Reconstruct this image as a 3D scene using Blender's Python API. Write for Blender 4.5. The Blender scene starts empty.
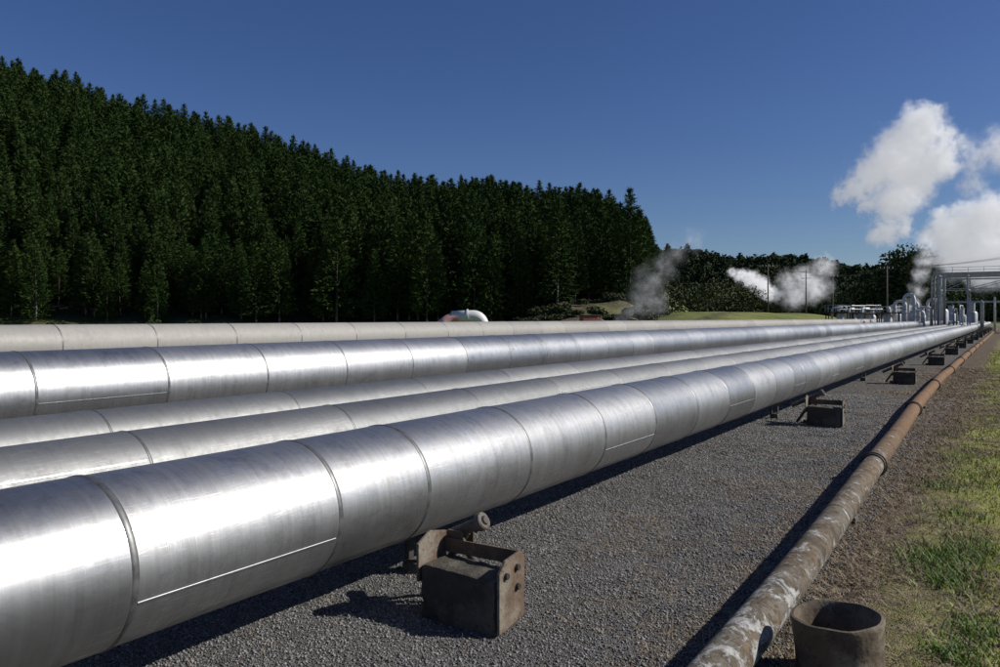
import bpy, math, random
import numpy as np
from mathutils import Vector
random.seed(7); RNG=np.random.default_rng(7)
scene=bpy.context.scene
COL=scene.collection
YAW=math.atan(510/800); S=math.sin(YAW); C=math.cos(YAW); CAMH=1.6
def W(u,v,d):
    r=(u-500)/800*d
    return (r*C-d*S, r*S+d*C, CAMH-(v-318)/800*d)
# ------------------------------------------------ noise
def _h(ix,iy,s):
    n=(ix.astype(np.int64)*374761393+iy.astype(np.int64)*668265263+s*982451653)&0x7fffffff
    n=((n^(n>>13))*1274126177)&0x7fffffff
    return ((n^(n>>16))&0xffff)/65535.0
def vn(x,y,s=0):
    x=np.asarray(x,float); y=np.asarray(y,float)
    ix=np.floor(x); iy=np.floor(y); fx=x-ix; fy=y-iy
    fx=fx*fx*(3-2*fx); fy=fy*fy*(3-2*fy)
    a=_h(ix,iy,s); b=_h(ix+1,iy,s); c=_h(ix,iy+1,s); d=_h(ix+1,iy+1,s)
    return (a*(1-fx)+b*fx)*(1-fy)+(c*(1-fx)+d*fx)*fy
def fbm(x,y,s=0,o=4):
    t=0; a=.5; n=0
    for i in range(o):
        t=t+a*vn(np.asarray(x)*2**i,np.asarray(y)*2**i,s+i); n+=a; a*=.5
    return t/n
def sst(a,b,x):
    t=np.clip((np.asarray(x,float)-a)/(b-a),0,1); return t*t*(3-2*t)
# ------------------------------------------------ mesh helpers
def mesh(name,V,F,mats=(),smooth=False,midx=None,sharp=None):
    me=bpy.data.meshes.new(name)
    V=np.asarray(V,dtype=np.float32)
    if isinstance(F,np.ndarray):
        n,k=F.shape
        me.vertices.add(len(V)); me.vertices.foreach_set('co',V.ravel())
        me.loops.add(n*k); me.loops.foreach_set('vertex_index',F.astype(np.int32).ravel())
        me.polygons.add(n); me.polygons.foreach_set('loop_start',np.arange(0,n*k,k,dtype=np.int32))
        me.update(calc_edges=True)
    else:
        me.from_pydata(V.tolist(),[],F)
    for m in mats: me.materials.append(m)
    if midx is not None: me.polygons.foreach_set('material_index',np.asarray(midx,dtype=np.int32))
    if smooth: me.polygons.foreach_set('use_smooth',np.ones(len(me.polygons),dtype=bool))
    me.update()
    if not isinstance(F,np.ndarray): me.validate()
    if sharp: me.set_sharp_from_angle(angle=math.radians(sharp))
    return me
def obj(name,me,parent=None,loc=(0,0,0),rot=(0,0,0),bevel=0):
    o=bpy.data.objects.new(name,me); COL.objects.link(o)
    o.location=loc; o.rotation_euler=rot
    if parent is not None: o.parent=parent
    if bevel:
        m=o.modifiers.new('bevel','BEVEL'); m.width=bevel; m.segments=2; m.limit_method='ANGLE'
    return o
def tag(o,label=None,category=None,group=None,kind=None):
    if label: o['label']=label
    if category: o['category']=category
    if group: o['group']=group
    if kind: o['kind']=kind
    return o
def join(parts):
    V=[];F=[];n=0
    for v,f in parts:
        V+=list(map(tuple,v)); F+=[tuple(i+n for i in q) for q in f]; n+=len(v)
    return V,F
def box(cx,cy,cz,sx,sy,sz,rz=0):
    x,y,z=sx/2,sy/2,sz/2
    v=[(-x,-y,-z),(x,-y,-z),(x,y,-z),(-x,y,-z),(-x,-y,z),(x,-y,z),(x,y,z),(-x,y,z)]
    f=[(0,3,2,1),(4,5,6,7),(0,1,5,4),(1,2,6,5),(2,3,7,6),(3,0,4,7)]
    c,s=math.cos(rz),math.sin(rz)
    return [(cx+a*c-b*s,cy+a*s+b*c,cz+d) for a,b,d in v],f
def tube(path,r,n=16,cap=True):
    P=[Vector(p) for p in path]; rs=r if isinstance(r,(list,tuple)) else [r]*len(P)
    T=[]
    for i in range(len(P)):
        a=P[max(i-1,0)]; b=P[min(i+1,len(P)-1)]; T.append((b-a).normalized())
    up=Vector((0,0,1)) if abs(T[0].z)<.9 else Vector((1,0,0))
    x=T[0].cross(up).normalized(); V=[];F=[]
    for i,p in enumerate(P):
        x=(x-T[i]*x.dot(T[i])).normalized(); y=T[i].cross(x)
        for k in range(n):
            a=2*math.pi*k/n; V.append(tuple(p+(x*math.cos(a)+y*math.sin(a))*rs[i]))
    for i in range(len(P)-1):
        for k in range(n):
            a=i*n+k; b=i*n+(k+1)%n; F.append((a,b,b+n,a+n))
    if cap:
        F.append(tuple(range(n))[::-1]); F.append(tuple(range((len(P)-1)*n,len(P)*n)))
    return V,F
def lathe(prof,n=32,axis='z'):
    V=[];F=[]
    for r,z in prof:
        for k in range(n):
            a=2*math.pi*k/n
            V.append((r*math.cos(a),r*math.sin(a),z) if axis=='z' else ((r*math.cos(a),z,r*math.sin(a)) if axis=='y' else (z,r*math.cos(a),r*math.sin(a))))
    for i in range(len(prof)-1):
        for k in range(n):
            a=i*n+k;b=i*n+(k+1)%n;F.append((a,b,b+n,a+n))
    return V,F
def sweep(path,bend=.5,steps=5):
    P=[Vector(p) for p in path]; out=[P[0]]
    for i in range(1,len(P)-1):
        a=P[i]+(P[i-1]-P[i]).normalized()*bend; b=P[i]+(P[i+1]-P[i]).normalized()*bend
        for k in range(steps+1):
            t=k/steps; out.append((1-t)**2*a+2*t*(1-t)*P[i]+t*t*b)
    out.append(P[-1]); return out
def empty(name,loc,rot=(0,0,0)):
    e=bpy.data.objects.new(name,None); e.empty_display_size=.3; e.location=loc; e.rotation_euler=rot
    COL.objects.link(e); return e
KIDS={}
def dup(root,loc,rot=None,scale=None):
    if root.name not in KIDS: KIDS[root.name]=list(root.children)
    n=root.copy(); COL.objects.link(n); n.location=loc
    if rot is not None: n.rotation_euler=rot
    if scale is not None: n.scale=scale
    for c in KIDS[root.name]:
        k=c.copy(); COL.objects.link(k); k.parent=n
    return n
# ------------------------------------------------ materials
class NT:
    def __init__(s,name):
        s.m=bpy.data.materials.new(name); s.m.use_nodes=True; s.t=s.m.node_tree; s.t.nodes.clear()
        s.out=s.n('ShaderNodeOutputMaterial')
    def n(s,t,**k):
        x=s.t.nodes.new(t)
        for a,b in k.items(): setattr(x,a,b)
        return x
    def l(s,a,b): s.t.links.new(a,b)
    def setin(s,sock,v):
        if isinstance(v,bpy.types.NodeSocket): s.l(v,sock)
        else: sock.default_value=(tuple(v)+(1,) if isinstance(v,(tuple,list)) and len(v)==3 and sock.type=='RGBA' else v)
    def math(s,op,a,b=0,c=None,clamp=False):
        x=s.n('ShaderNodeMath',operation=op); x.use_clamp=clamp
        s.setin(x.inputs[0],a); s.setin(x.inputs[1],b)
        if c is not None: s.setin(x.inputs[2],c)
        return x.outputs[0]
    def vm(s,op,a,b,out=0,sc=None):
        x=s.n('ShaderNodeVectorMath',operation=op); s.setin(x.inputs[0],a); s.setin(x.inputs[1],b)
        if sc is not None: s.setin(x.inputs['Scale'],sc)
        return x.outputs[out]
    def mix(s,f,a,b,bt='MIX'):
        x=s.n('ShaderNodeMix',data_type='RGBA',blend_type=bt)
        s.setin(x.inputs[0],f); s.setin(x.inputs[6],a); s.setin(x.inputs[7],b); return x.outputs[2]
    def rng(s,v,a,b,c=0.,d=1.,smooth=False):
        x=s.n('ShaderNodeMapRange'); x.interpolation_type='SMOOTHSTEP' if smooth else 'LINEAR'
        s.setin(x.inputs[0],v)
        for i,q in enumerate((a,b,c,d)): s.setin(x.inputs[i+1],q)
        return x.outputs[0]
    def pos(s): return s.n('ShaderNodeNewGeometry').outputs['Position']
    def obj(s): return s.n('ShaderNodeTexCoord').outputs['Object']
    def island(s): return s.n('ShaderNodeNewGeometry').outputs['Random Per Island']
    def scale(s,v,sc):
        x=s.n('ShaderNodeMapping'); s.l(v,x.inputs[0]); x.inputs['Scale'].default_value=sc; return x.outputs[0]
    def noise(s,v,sc,det=4,rough=.55,dist=0,out='Fac'):
        x=s.n('ShaderNodeTexNoise'); s.l(v,x.inputs['Vector']); x.inputs['Scale'].default_value=sc
        x.inputs['Detail'].default_value=det; x.inputs['Roughness'].default_value=rough; x.inputs['Distortion'].default_value=dist
        return x.outputs[out]
    def bump(s,h,st=.3,dist=.01,nrm=None):
        x=s.n('ShaderNodeBump'); x.inputs['Strength'].default_value=st; x.inputs['Distance'].default_value=dist
        s.l(h,x.inputs['Height'])
        if nrm is not None: s.l(nrm,x.inputs['Normal'])
        return x.outputs[0]
    def pbr(s,col,rough=.8,metal=0.,nrm=None,spec=.5):
        p=s.n('ShaderNodeBsdfPrincipled'); s.setin(p.inputs['Base Color'],col); s.setin(p.inputs['Roughness'],rough)
        s.setin(p.inputs['Metallic'],metal); s.setin(p.inputs['Specular IOR Level'],spec)
        if nrm is not None: s.l(nrm,p.inputs['Normal'])
        s.l(p.outputs[0],s.out.inputs[0]); s.p=p; return s.m
def m_clad(name,c0,c1,r0=.27,r1=.42,metal=1.,stain=.35,scr_=.35,dk=(.22,.215,.205)):
    t=NT(name); g=t.pos(); isl=t.island()
    col=t.mix(isl,c0,c1)
    cloud=t.noise(g,1.7,5,.6); fine=t.noise(t.scale(g,(4,1.5,4)),11,6,.75); mott=t.noise(g,9,7,.75,.3); blot=t.noise(g,3.3,7,.72,.6)
    streak=t.noise(t.scale(g,(2,30,1.)),1.,6,.7)
    st=t.rng(streak,.36,.62)
    dirt=t.mix(t.math('MULTIPLY',t.math('SUBTRACT',1.,st),stain),col,dk)
    dirt=t.mix(t.rng(mott,.50,.64,0,.32),dirt,dk)
    dirt=t.mix(t.rng(blot,.54,.66,0,.42),dirt,dk)
    def scratch(sc,rot,th):
        mp=t.n('ShaderNodeMapping'); t.l(g,mp.inputs[0]); mp.inputs['Rotation'].default_value=rot; mp.inputs['Scale'].default_value=sc
        return t.rng(t.noise(mp.outputs[0],1.,2,.5,1.3),th,th+.02)
    s1=scratch((70,4,70),(0,0,0),.63); s2=scratch((8,150,8),(.3,0,0),.64); s3=scratch((60,4,60),(.7,0,.3),.65); s4=scratch((40,3,60),(-.5,.2,0),.66)
    scr=t.math('MAXIMUM',t.math('MAXIMUM',s1,s2),t.math('MAXIMUM',s3,s4))
    scr=t.math('MULTIPLY',scr,t.rng(cloud,.36,.56))
    col2=t.mix(t.math('MULTIPLY',scr,scr_),dirt,(.85,.86,.87))
    ro=t.math('ADD',t.rng(isl,0,1,r0,r1),t.math('ADD',t.rng(cloud,.3,.7,-.02,.03),t.rng(mott,.3,.7,-.05,.06)))
    ro=t.math('SUBTRACT',ro,t.math('MULTIPLY',scr,.22*scr_))
    h=t.noise(t.scale(g,(1.2,1.0,1.2)),1.9,3,.5)
    n1=t.bump(h,.2,.02); n2=t.bump(fine,.06,.003,n1)
    return t.pbr(col2,ro,metal,n2)
M={}
M['alu']=m_clad('aluminium_cladding',(.38,.385,.39),(.46,.46,.46),.43,.50,.96,.4,.55)
M['alu2']=m_clad('aluminium_cladding_bright',(.42,.43,.44),(.49,.495,.50),.41,.47,.96,.35,.35)
M['alu3']=m_clad('aluminium_cladding_dull',(.22,.225,.225),(.28,.282,.278),.54,.60,.85,.25,.08,(.17,.17,.165))
M['cream']=m_clad('cream_weathered_cladding',(.29,.275,.245),(.35,.33,.295),.55,.65,.05,.35,.05)
def m_simple(name,c,c2=None,sc=8,rough=.7,metal=0.,bs=.3,bd=.01,det=5,th=(.35,.65)):
    t=NT(name); g=t.obj(); n=t.noise(g,sc,det,.6)
    col=t.mix(t.rng(n,*th),c,c2 or c)
    return t.pbr(col,rough,metal,t.bump(n,bs,bd))
M['band']=m_simple('band_metal',(.10,.10,.10),(.22,.22,.215),14,.5,.7,.1,.002)
M['galv']=m_simple('galvanised_steel',(.30,.31,.32),(.48,.49,.50),4,.5,.4,.1,.004)
M['white']=m_simple('white_paint',(.58,.58,.57),(.70,.69,.67),3,.5,0,.05,.004)
M['pink']=m_simple('pink_lagging',(.50,.24,.22),(.62,.40,.36),3,.6,0,.1,.004)
M['redrust']=m_simple('red_oxide',(.18,.05,.035),(.26,.1,.07),3,.7,0,.2,.01)
M['wood']=m_simple('pole_wood',(.07,.06,.05),(.13,.11,.09),6,.85,0,.3,.01)
M['darksteel']=m_simple('dark_steel',(.03,.028,.026),(.08,.065,.055),8,.6,.3,.2,.005)
M['conc']=m_simple('concrete_weathered',(.05,.047,.042),(.11,.10,.085),7,.9,0,.6,.02)
M['wire']=m_simple('wire_metal',(.06,.06,.06),None,4,.6)
def m_rustplate(name,base=(.12,.08,.055),mid=(.19,.12,.075),hi=(.30,.27,.23),bd=.012):
    t=NT(name); g=t.obj(); n=t.noise(g,9,6,.65); n2=t.noise(g,40,4,.6); n3=t.noise(g,3.5,5,.6)
    c=t.mix(t.rng(n,.35,.65),base,mid); c=t.mix(t.rng(n3,.48,.62),c,hi); c=t.mix(t.rng(n2,.55,.7,0,.7),c,(.05,.038,.03))
    return t.pbr(c,.85,.0,t.bump(t.math('ADD',n,t.math('MULTIPLY',n2,.4)),.8,bd),.3)
M['rust']=m_rustplate('rusty_plate',(.10,.072,.05),(.16,.11,.07),(.22,.19,.15))
M['blockrust']=m_rustplate('weathered_block',(.050,.047,.038),(.080,.070,.054),(.125,.115,.093),.03)
M['galvrod']=m_rustplate('weathered_rod',(.09,.075,.06),(.14,.12,.10),(.24,.225,.20))
def m_rustpipe():
    t=NT('rusty_flaking_pipe'); g=t.pos(); sx=t.n('ShaderNodeSeparateXYZ'); t.l(g,sx.inputs[0]); Y=sx.outputs[1]
    n=t.noise(g,6,6,.7,.6); n2=t.noise(g,30,5,.7); n3=t.noise(t.scale(g,(1.,.7,1.)),8,9,.78,.5); soft=t.noise(g,3.2,6,.7,.4)
    c=t.mix(t.rng(n,.40,.58),(.060,.045,.030),(.145,.105,.062))
    far=t.rng(Y,6,14); c=t.mix(t.math('MULTIPLY',far,.65),c,(.25,.125,.045))
    c=t.mix(t.math('MULTIPLY',t.rng(soft,.46,.56,0,.65),t.rng(Y,5,14,1,.2)),c,(.18,.165,.135))
    c=t.mix(t.rng(n2,.50,.62,0,.8),c,(.040,.030,.022))
    near=t.rng(Y,2.5,12,-.02,.10); th=t.math('ADD',.50,near)
    fl=t.math('MULTIPLY',t.math('SUBTRACT',n3,th),18,clamp=True)
    grey=t.mix(t.rng(n2,.35,.65),(.26,.255,.24),(.50,.495,.47))
    c=t.mix(t.math('MULTIPLY',fl,.85),c,grey)
    return t.pbr(c,.85,0.,t.bump(t.math('ADD',t.math('MULTIPLY',fl,.5),n2),.8,.008),.3)
M['rpipe']=m_rustpipe()
def m_leaf(name,a,b,c,rough=.75,spec=.2,amt=.5):
    t=NT(name); isl=t.island(); g=t.pos(); n=t.noise(g,.12,3,.6)
    x=t.mix(isl,a,b); x=t.mix(t.rng(n,.4,.65,0,amt),x,c)
    return t.pbr(x,rough,0,None,spec)
M['needle']=m_leaf('pine_needles',(.018,.037,.011),(.038,.068,.019),(.053,.080,.020),.85,.05)
M['needle2']=m_leaf('pine_needles_far',(.022,.036,.016),(.036,.054,.023),(.045,.06,.025),.85,.08)
M['shrub']=m_leaf('shrub_leaves',(.03,.04,.014),(.055,.07,.025),(.07,.075,.028))
M['bark']=m_simple('pine_bark',(.10,.09,.075),(.22,.19,.16),5,.9,0,.4,.02)
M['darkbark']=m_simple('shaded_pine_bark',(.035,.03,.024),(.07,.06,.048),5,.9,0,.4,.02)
M['twig']=m_simple('dead_twig',(.05,.04,.03),(.12,.09,.065),5,.9,0,.4,.02)
M['straw']=m_leaf('dry_straw',(.13,.095,.06),(.38,.31,.215),(.22,.165,.115))
M['blade']=m_leaf('dry_green_turf',(.19,.24,.03),(.44,.48,.085),(.48,.45,.15),.6,.2,.5)
M['weed']=m_leaf('low_green_weeds',(.05,.10,.015),(.15,.24,.03),(.16,.21,.035),.55)
def m_stone():
    t=NT('gravel_stone'); isl=t.island(); n=t.noise(t.pos(),60,3)
    c=t.mix(isl,(.055,.053,.051),(.31,.305,.295)); c=t.mix(t.rng(n,.4,.7,0,.3),c,(.11,.10,.085))
    return t.pbr(c,.85,0,None,.3)
M['stone']=m_stone()
def m_ground():
    t=NT('ground_gravel_and_grass'); g=t.pos(); sx=t.n('ShaderNodeSeparateXYZ'); t.l(g,sx.inputs[0]); X=sx.outputs[0];Y=sx.outputs[1]
    v=t.n('ShaderNodeTexVoronoi'); t.l(g,v.inputs['Vector']); v.inputs['Scale'].default_value=110
    v2=t.n('ShaderNodeTexVoronoi'); t.l(g,v2.inputs['Vector']); v2.inputs['Scale'].default_value=40
    s1=t.n('ShaderNodeSeparateColor'); t.l(v.outputs['Color'],s1.inputs[0])
    grav=t.mix(s1.outputs[0],(.055,.053,.051),(.21,.205,.195))
    big=t.noise(g,.9,5,.6); grav=t.mix(t.rng(big,.4,.68,0,.5),grav,(.09,.082,.072))
    nn=t.noise(g,2.2,6,.65); nf=t.noise(g,30,4,.7); nm=t.noise(g,7,5,.65); nl=t.noise(g,4.,7,.75,.5)
    straw=t.mix(t.rng(nf,.35,.65),(.065,.046,.032),(.26,.20,.135)); straw=t.mix(t.rng(nm,.42,.56,0,.8),straw,(.075,.055,.04))
    straw=t.mix(t.rng(nl,.50,.60,0,.75),straw,(.25,.20,.13))
    grass=t.mix(t.rng(nm,.38,.62),(.36,.33,.11),(.24,.29,.04)); grass=t.mix(t.math('MULTIPLY',t.rng(nn,.52,.62,0,.7),t.rng(X,.2,1.6,1,.2)),grass,(.20,.145,.08))
    Xn=t.math('ADD',X,t.rng(nn,.2,.8,-.6,.6))
    p1=t.math('MULTIPLY',t.rng(nn,.48,.56),t.math('MULTIPLY',t.rng(Xn,-3.0,-1.7),t.rng(Y,3,6.0)))
    c=t.mix(t.math('MULTIPLY',p1,.75),grav,straw)
    c=t.mix(t.rng(Xn,-1.6,-1.2),c,straw)
    c=t.mix(t.math('MULTIPLY',t.rng(Xn,-.75,-.3),t.rng(Y,2.,8.,.1,1)),c,grass)
    at=t.n('ShaderNodeAttribute'); at.attribute_name='cover'; sc=t.n('ShaderNodeSeparateColor'); t.l(at.outputs['Color'],sc.inputs[0])
    bn=t.noise(g,.25,6,.7)
    field=t.mix(t.rng(bn,.38,.62),(.11,.14,.03),(.25,.25,.08)); field=t.mix(t.rng(nm,.4,.6,0,.5),field,(.075,.09,.022))
    soil=t.mix(t.rng(bn,.38,.62),(.06,.047,.032),(.20,.155,.10)); soil=t.mix(t.rng(nn,.40,.52,0,.85),soil,(.04,.042,.018))
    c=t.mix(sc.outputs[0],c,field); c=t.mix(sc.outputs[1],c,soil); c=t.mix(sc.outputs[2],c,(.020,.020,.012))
    h=t.math('ADD',t.math('MULTIPLY',v.outputs['Distance'],-1.),t.math('MULTIPLY',v2.outputs['Distance'],-.7))
    h=t.math('ADD',h,t.math('MULTIPLY',nf,.8)); h=t.math('ADD',h,t.math('MULTIPLY',nl,1.))
    return t.pbr(c,.92,0,t.bump(h,.9,.014),.2)
M['ground']=m_ground()
# ------------------------------------------------ terrain
def toRD(X,Y):
    return X*C+Y*S, -X*S+Y*C
def ang(u): return math.atan((u-500)/800)
HP=[(-1200,64),(-400,68),(0,62),(100,53),(150,49),(250,41),(350,31.5),(400,27),(500,25.5),(600,22),(640,16),(670,8),(710,0)]
FP=[(-400,50),(300,40),(600,30),(650,35),(690,34),(735,28),(780,31),(820,27),(850,22),(880,22),(920,29),(1000,26),(1200,28),(2500,30)]
def interp(P,phi): return np.interp(phi,[ang(a) for a,b in P],[b for a,b in P])
def height(X,Y,detail=True):
    X=np.asarray(X,float);Y=np.asarray(Y,float)
    r,d=toRD(X,Y); rho=np.hypot(r,d); phi=np.arctan2(r,d); u=500+800*np.tan(np.clip(phi,-1.4,1.4))
    dd=rho*np.maximum(np.cos(phi),.62)
    hr=interp(HP,np.clip(phi,-1.4,1.4))*sst(-2.1,-1.2,phi)
    t=np.clip((dd-126)/(232-126),0,1); rise=t*.75+.25*t*t*(3-2*t)
    hill=hr*rise*(1-.5*sst(260,600,dd))
    far=interp(FP,np.clip(phi,-1.4,1.4))*sst(290,450,dd)*(.9+.2*vn(phi*9,dd/150,3))
    far=far*(1-.35*sst(600,2500,dd))
    back=14*sst(400,700,rho)
    fwd=sst(-1.9,-1.2,phi)*(1-sst(1.2,1.9,phi))
    far=far*fwd+back*(1-fwd)
    bank=3.9*sst(98,120,d)*sst(505,570,u)*(1-sst(610,700,u))*(d>1)*(.4+1.1*fbm(X/4.5,Y/4.5,5,4))
    bank=bank*(1-sst(160,220,d))
    mound=2.6*sst(86,122,d)*(1-sst(150,200,d))*sst(590,690,u)*(1-sst(-36,-18.5,X))**.8*(d>1)*(.85+.3*fbm(X/12,Y/12,6,3))
    h=np.maximum(np.maximum(hill,far),np.maximum(bank,mound))
    if detail:
        h=h+(.9*(fbm(X/18,Y/18,11)-.5))*sst(25,60,rho)*(1-sst(-22,-19,X)*(1-sst(20,30,X)))
        h=h+.05*(fbm(X/.7,Y/.7,21)-.5)*(1-sst(20,30,rho))
    return h
def hz(x,y): return float(height(np.array([x]),np.array([y]))[0])
nr,na=300,720
rad=np.concatenate([[0.05],np.geomspace(.4,4000,nr-1)])
aa=np.linspace(0,2*np.pi,na,endpoint=False)
RR,AA=np.meshgrid(rad,aa,indexing='ij'); GX=RR*np.cos(AA); GY=RR*np.sin(AA); GZ=height(GX,GY)
idx=np.arange(nr*na).reshape(nr,na); i2=np.roll(idx,-1,1)
F=np.stack([idx[:-1],idx[1:],i2[1:],i2[:-1]],-1).reshape(-1,4)
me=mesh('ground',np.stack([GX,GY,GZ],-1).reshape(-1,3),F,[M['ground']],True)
r_,d_=toRD(GX,GY); rho=np.hypot(r_,d_); phi=np.arctan2(r_,d_); u_=500+800*np.tan(np.clip(phi,-1.4,1.4))
cov=np.zeros((nr,na,4)); cov[...,3]=1
fe=sst(-17.5,-19,GX+1.5*(fbm(GX/3,GY/3,2)-.5))
cov[...,0]=np.maximum(np.maximum(fe,sst(1,4,GX)*sst(12,40,rho)),sst(170,200,rho))
cov[...,1]=sst(94,100,d_)*sst(505,550,u_)*(1-sst(640,680,u_+20*(fbm(GX/5,GY/5,9)-.5)))*(1-sst(125,140,d_))*(.5+.5*(fbm(GX/4,GY/4,19)>.4))
road=np.exp(-((u_-(672+(d_-90)*2.))/7)**2)*sst(88,94,d_)*(1-sst(120,130,d_))
cov[...,1]=np.maximum(cov[...,1],road)
hr=height(GX,GY,False)
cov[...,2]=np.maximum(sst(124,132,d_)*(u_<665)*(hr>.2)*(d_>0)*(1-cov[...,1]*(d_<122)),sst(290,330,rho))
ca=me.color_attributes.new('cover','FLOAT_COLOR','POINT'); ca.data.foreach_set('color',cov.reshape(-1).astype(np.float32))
tag(obj('ground',me),'gravel, soil and grass ground rising to hills',None,None,'structure')
# ------------------------------------------------ insulated pipes
def make_pipe(x,zc,r,rings,mat,label,y_end,seams=(),n=72,bw=.016):
    root=empty('insulated_steam_pipe',(x,0,zc)); tag(root,label,'pipe','parallel insulated steam pipes')
    parts=[]
    for a,b in zip(rings[:-1],rings[1:]):
        dr=random.uniform(-.001,.001)
        parts.append(lathe([(r*.985+dr,a-.002),(r+dr,a),(r+dr,a+(b-a)*.33),(r+dr,a+(b-a)*.66),(r+.0022+dr,b+.012),(r-.004,b+.013)],n,'y'))
    V,F=join(parts)
    for yy in (rings[0],rings[-1]):
        k=len(V); V.append((0,yy,0))
        for i in range(n):
            a=2*math.pi*i/n; V.append((r*math.cos(a),yy,r*math.sin(a)))
        for i in range(n): F.append((k,k+1+i,k+1+(i+1)%n))
    obj('cladding',mesh('cladding',V,F,[mat],True,None,20),root)
    bV,bF=lathe([(r+.001,-bw),(r+.004,-bw*.7),(r+.0055,0),(r+.004,bw*.7),(r+.001,bw)],n,'y')
    bm=mesh('joint_band',bV,bF,[M['band']],True)
    for i,y in enumerate(rings[1:-1]):
        if i<95: obj('joint_band',bm,root,(0,y+.004,0))
    rest=rings[1:-1][95:]
    if rest:
        V,F=join([([(a,b+y,c) for a,b,c in bV],bF) for y in rest])
        o=obj('joint_band',mesh('joint_band_far',V,F,[M['band']],True),root); o['kind']='stuff'
    for (i,angd) in seams:
        a,b=rings[i]+.02,rings[i+1]-.02; th=math.radians(angd); w=.006/r
        V=[];F=[]
        for k,(da,dr) in enumerate([(-w,.001),(-w*.7,.004),(w*.7,.004),(w,.001)]):
            for yy in (a,b): V.append(((r+dr)*math.cos(th+da),yy,(r+dr)*math.sin(th+da)))
        for k in range(3): F.append((2*k,2*k+2,2*k+3,2*k+1))
        obj('seam_strip',mesh('seam_strip',V,F,[M['alu2']],False),root)
    return root
YE=165
ringsE=[-3.0,-1.7,-.5,.66,1.815,2.92,3.64,4.80,6.01,7.12]
y=7.12
while y<YE:
    y+=random.choice([1.15,1.15,1.2,1.1,.8]); ringsE.append(y)
def rl(y0,st,j=.05):
    L=[y0]
    while L[-1]<YE: L.append(L[-1]+st*random.uniform(1-j,1+j))
    return L
PIPES=[(-3.15,.61,.35),(-4.6,.60,.30),(-5.85,.60,.30),(-8.8,.80,.45),(-16.,1.05,.42)]
make_pipe(*PIPES[0],ringsE,M['alu'],'large silver aluminium clad pipe beside anchor blocks',YE,
   [(4,-17),(8,-17)]+[(i,random.choice([-17,-20,-10,20])) for i in range(11,60,3)],128)
make_pipe(*PIPES[1],rl(-4,1.7),M['alu3'],'narrow dull silver clad pipe with slim joint bands',YE,[(i,30) for i in range(3,50,4)],72,.012)
make_pipe(*PIPES[2],rl(-4,1.9),M['alu3'],'narrow dull silver clad pipe with widely spaced joints',YE,[],72,.012)
make_pipe(*PIPES[3],rl(-5,1.55),M['alu2'],'wide bright silver clad pipe with banded joints',YE,[(i,random.choice([-10,5,20])) for i in range(3,50,3)],96)
make_pipe(*PIPES[4],rl(-6,2.1),M['cream'],'cream weathered clad pipe along the grass edge',YE,[],72)
# saddles
def make_saddle(x,y,zc,r,slim=1.):
    root=empty('pipe_saddle',(x,y,0)); tag(root,'steel cradle on a concrete plinth under a pipe','pipe support','pipe saddles')
    ph=max(.05,zc-r-.18)
    obj('plinth',mesh('plinth',*box(0,0,ph/2-.03,r*.8*slim,.26*slim,ph+.06),[M['conc']]),root,bevel=.015)
    V=[];F=[];n=12; a0=math.radians(270-30*slim);a1=math.radians(270+30*slim)
    for yy in (-.1*slim,.1*slim):
        for rr in (r+.004,r+.018):
            for k in range(n+1):
                a=a0+(a1-a0)*k/n; V.append((rr*math.cos(a),yy,zc+rr*math.sin(a)))
    m=n+1
    for k in range(n):
        F+= [(k,k+1,2*m+k+1,2*m+k),(m+k,3*m+k,3*m+k+1,m+k+1),(k,m+k,m+k+1,k+1),(2*m+k,2*m+k+1,3*m+k+1,3*m+k)]
    obj('cradle',mesh('cradle',V,F,[M['blockrust']]),root)
    for s in (-1,1):
        obj('web_plate',mesh('web_plate',*box(s*r*.3*slim,0,(ph+zc-r*.94)/2,.015,.16*slim,max(.06,zc-r*.97-ph)),[M['darksteel']]),root)
    return root
for j,(x,zc,r) in enumerate(PIPES):
    base=None
    for k in range(0,14):
        yy=(3.95 if j==0 else 3.75)+9.1*k
        if base is None: base=make_saddle(x,yy,zc,r,.45 if j==0 else 1.)
        else: dup(base,(x,yy,0))
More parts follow.
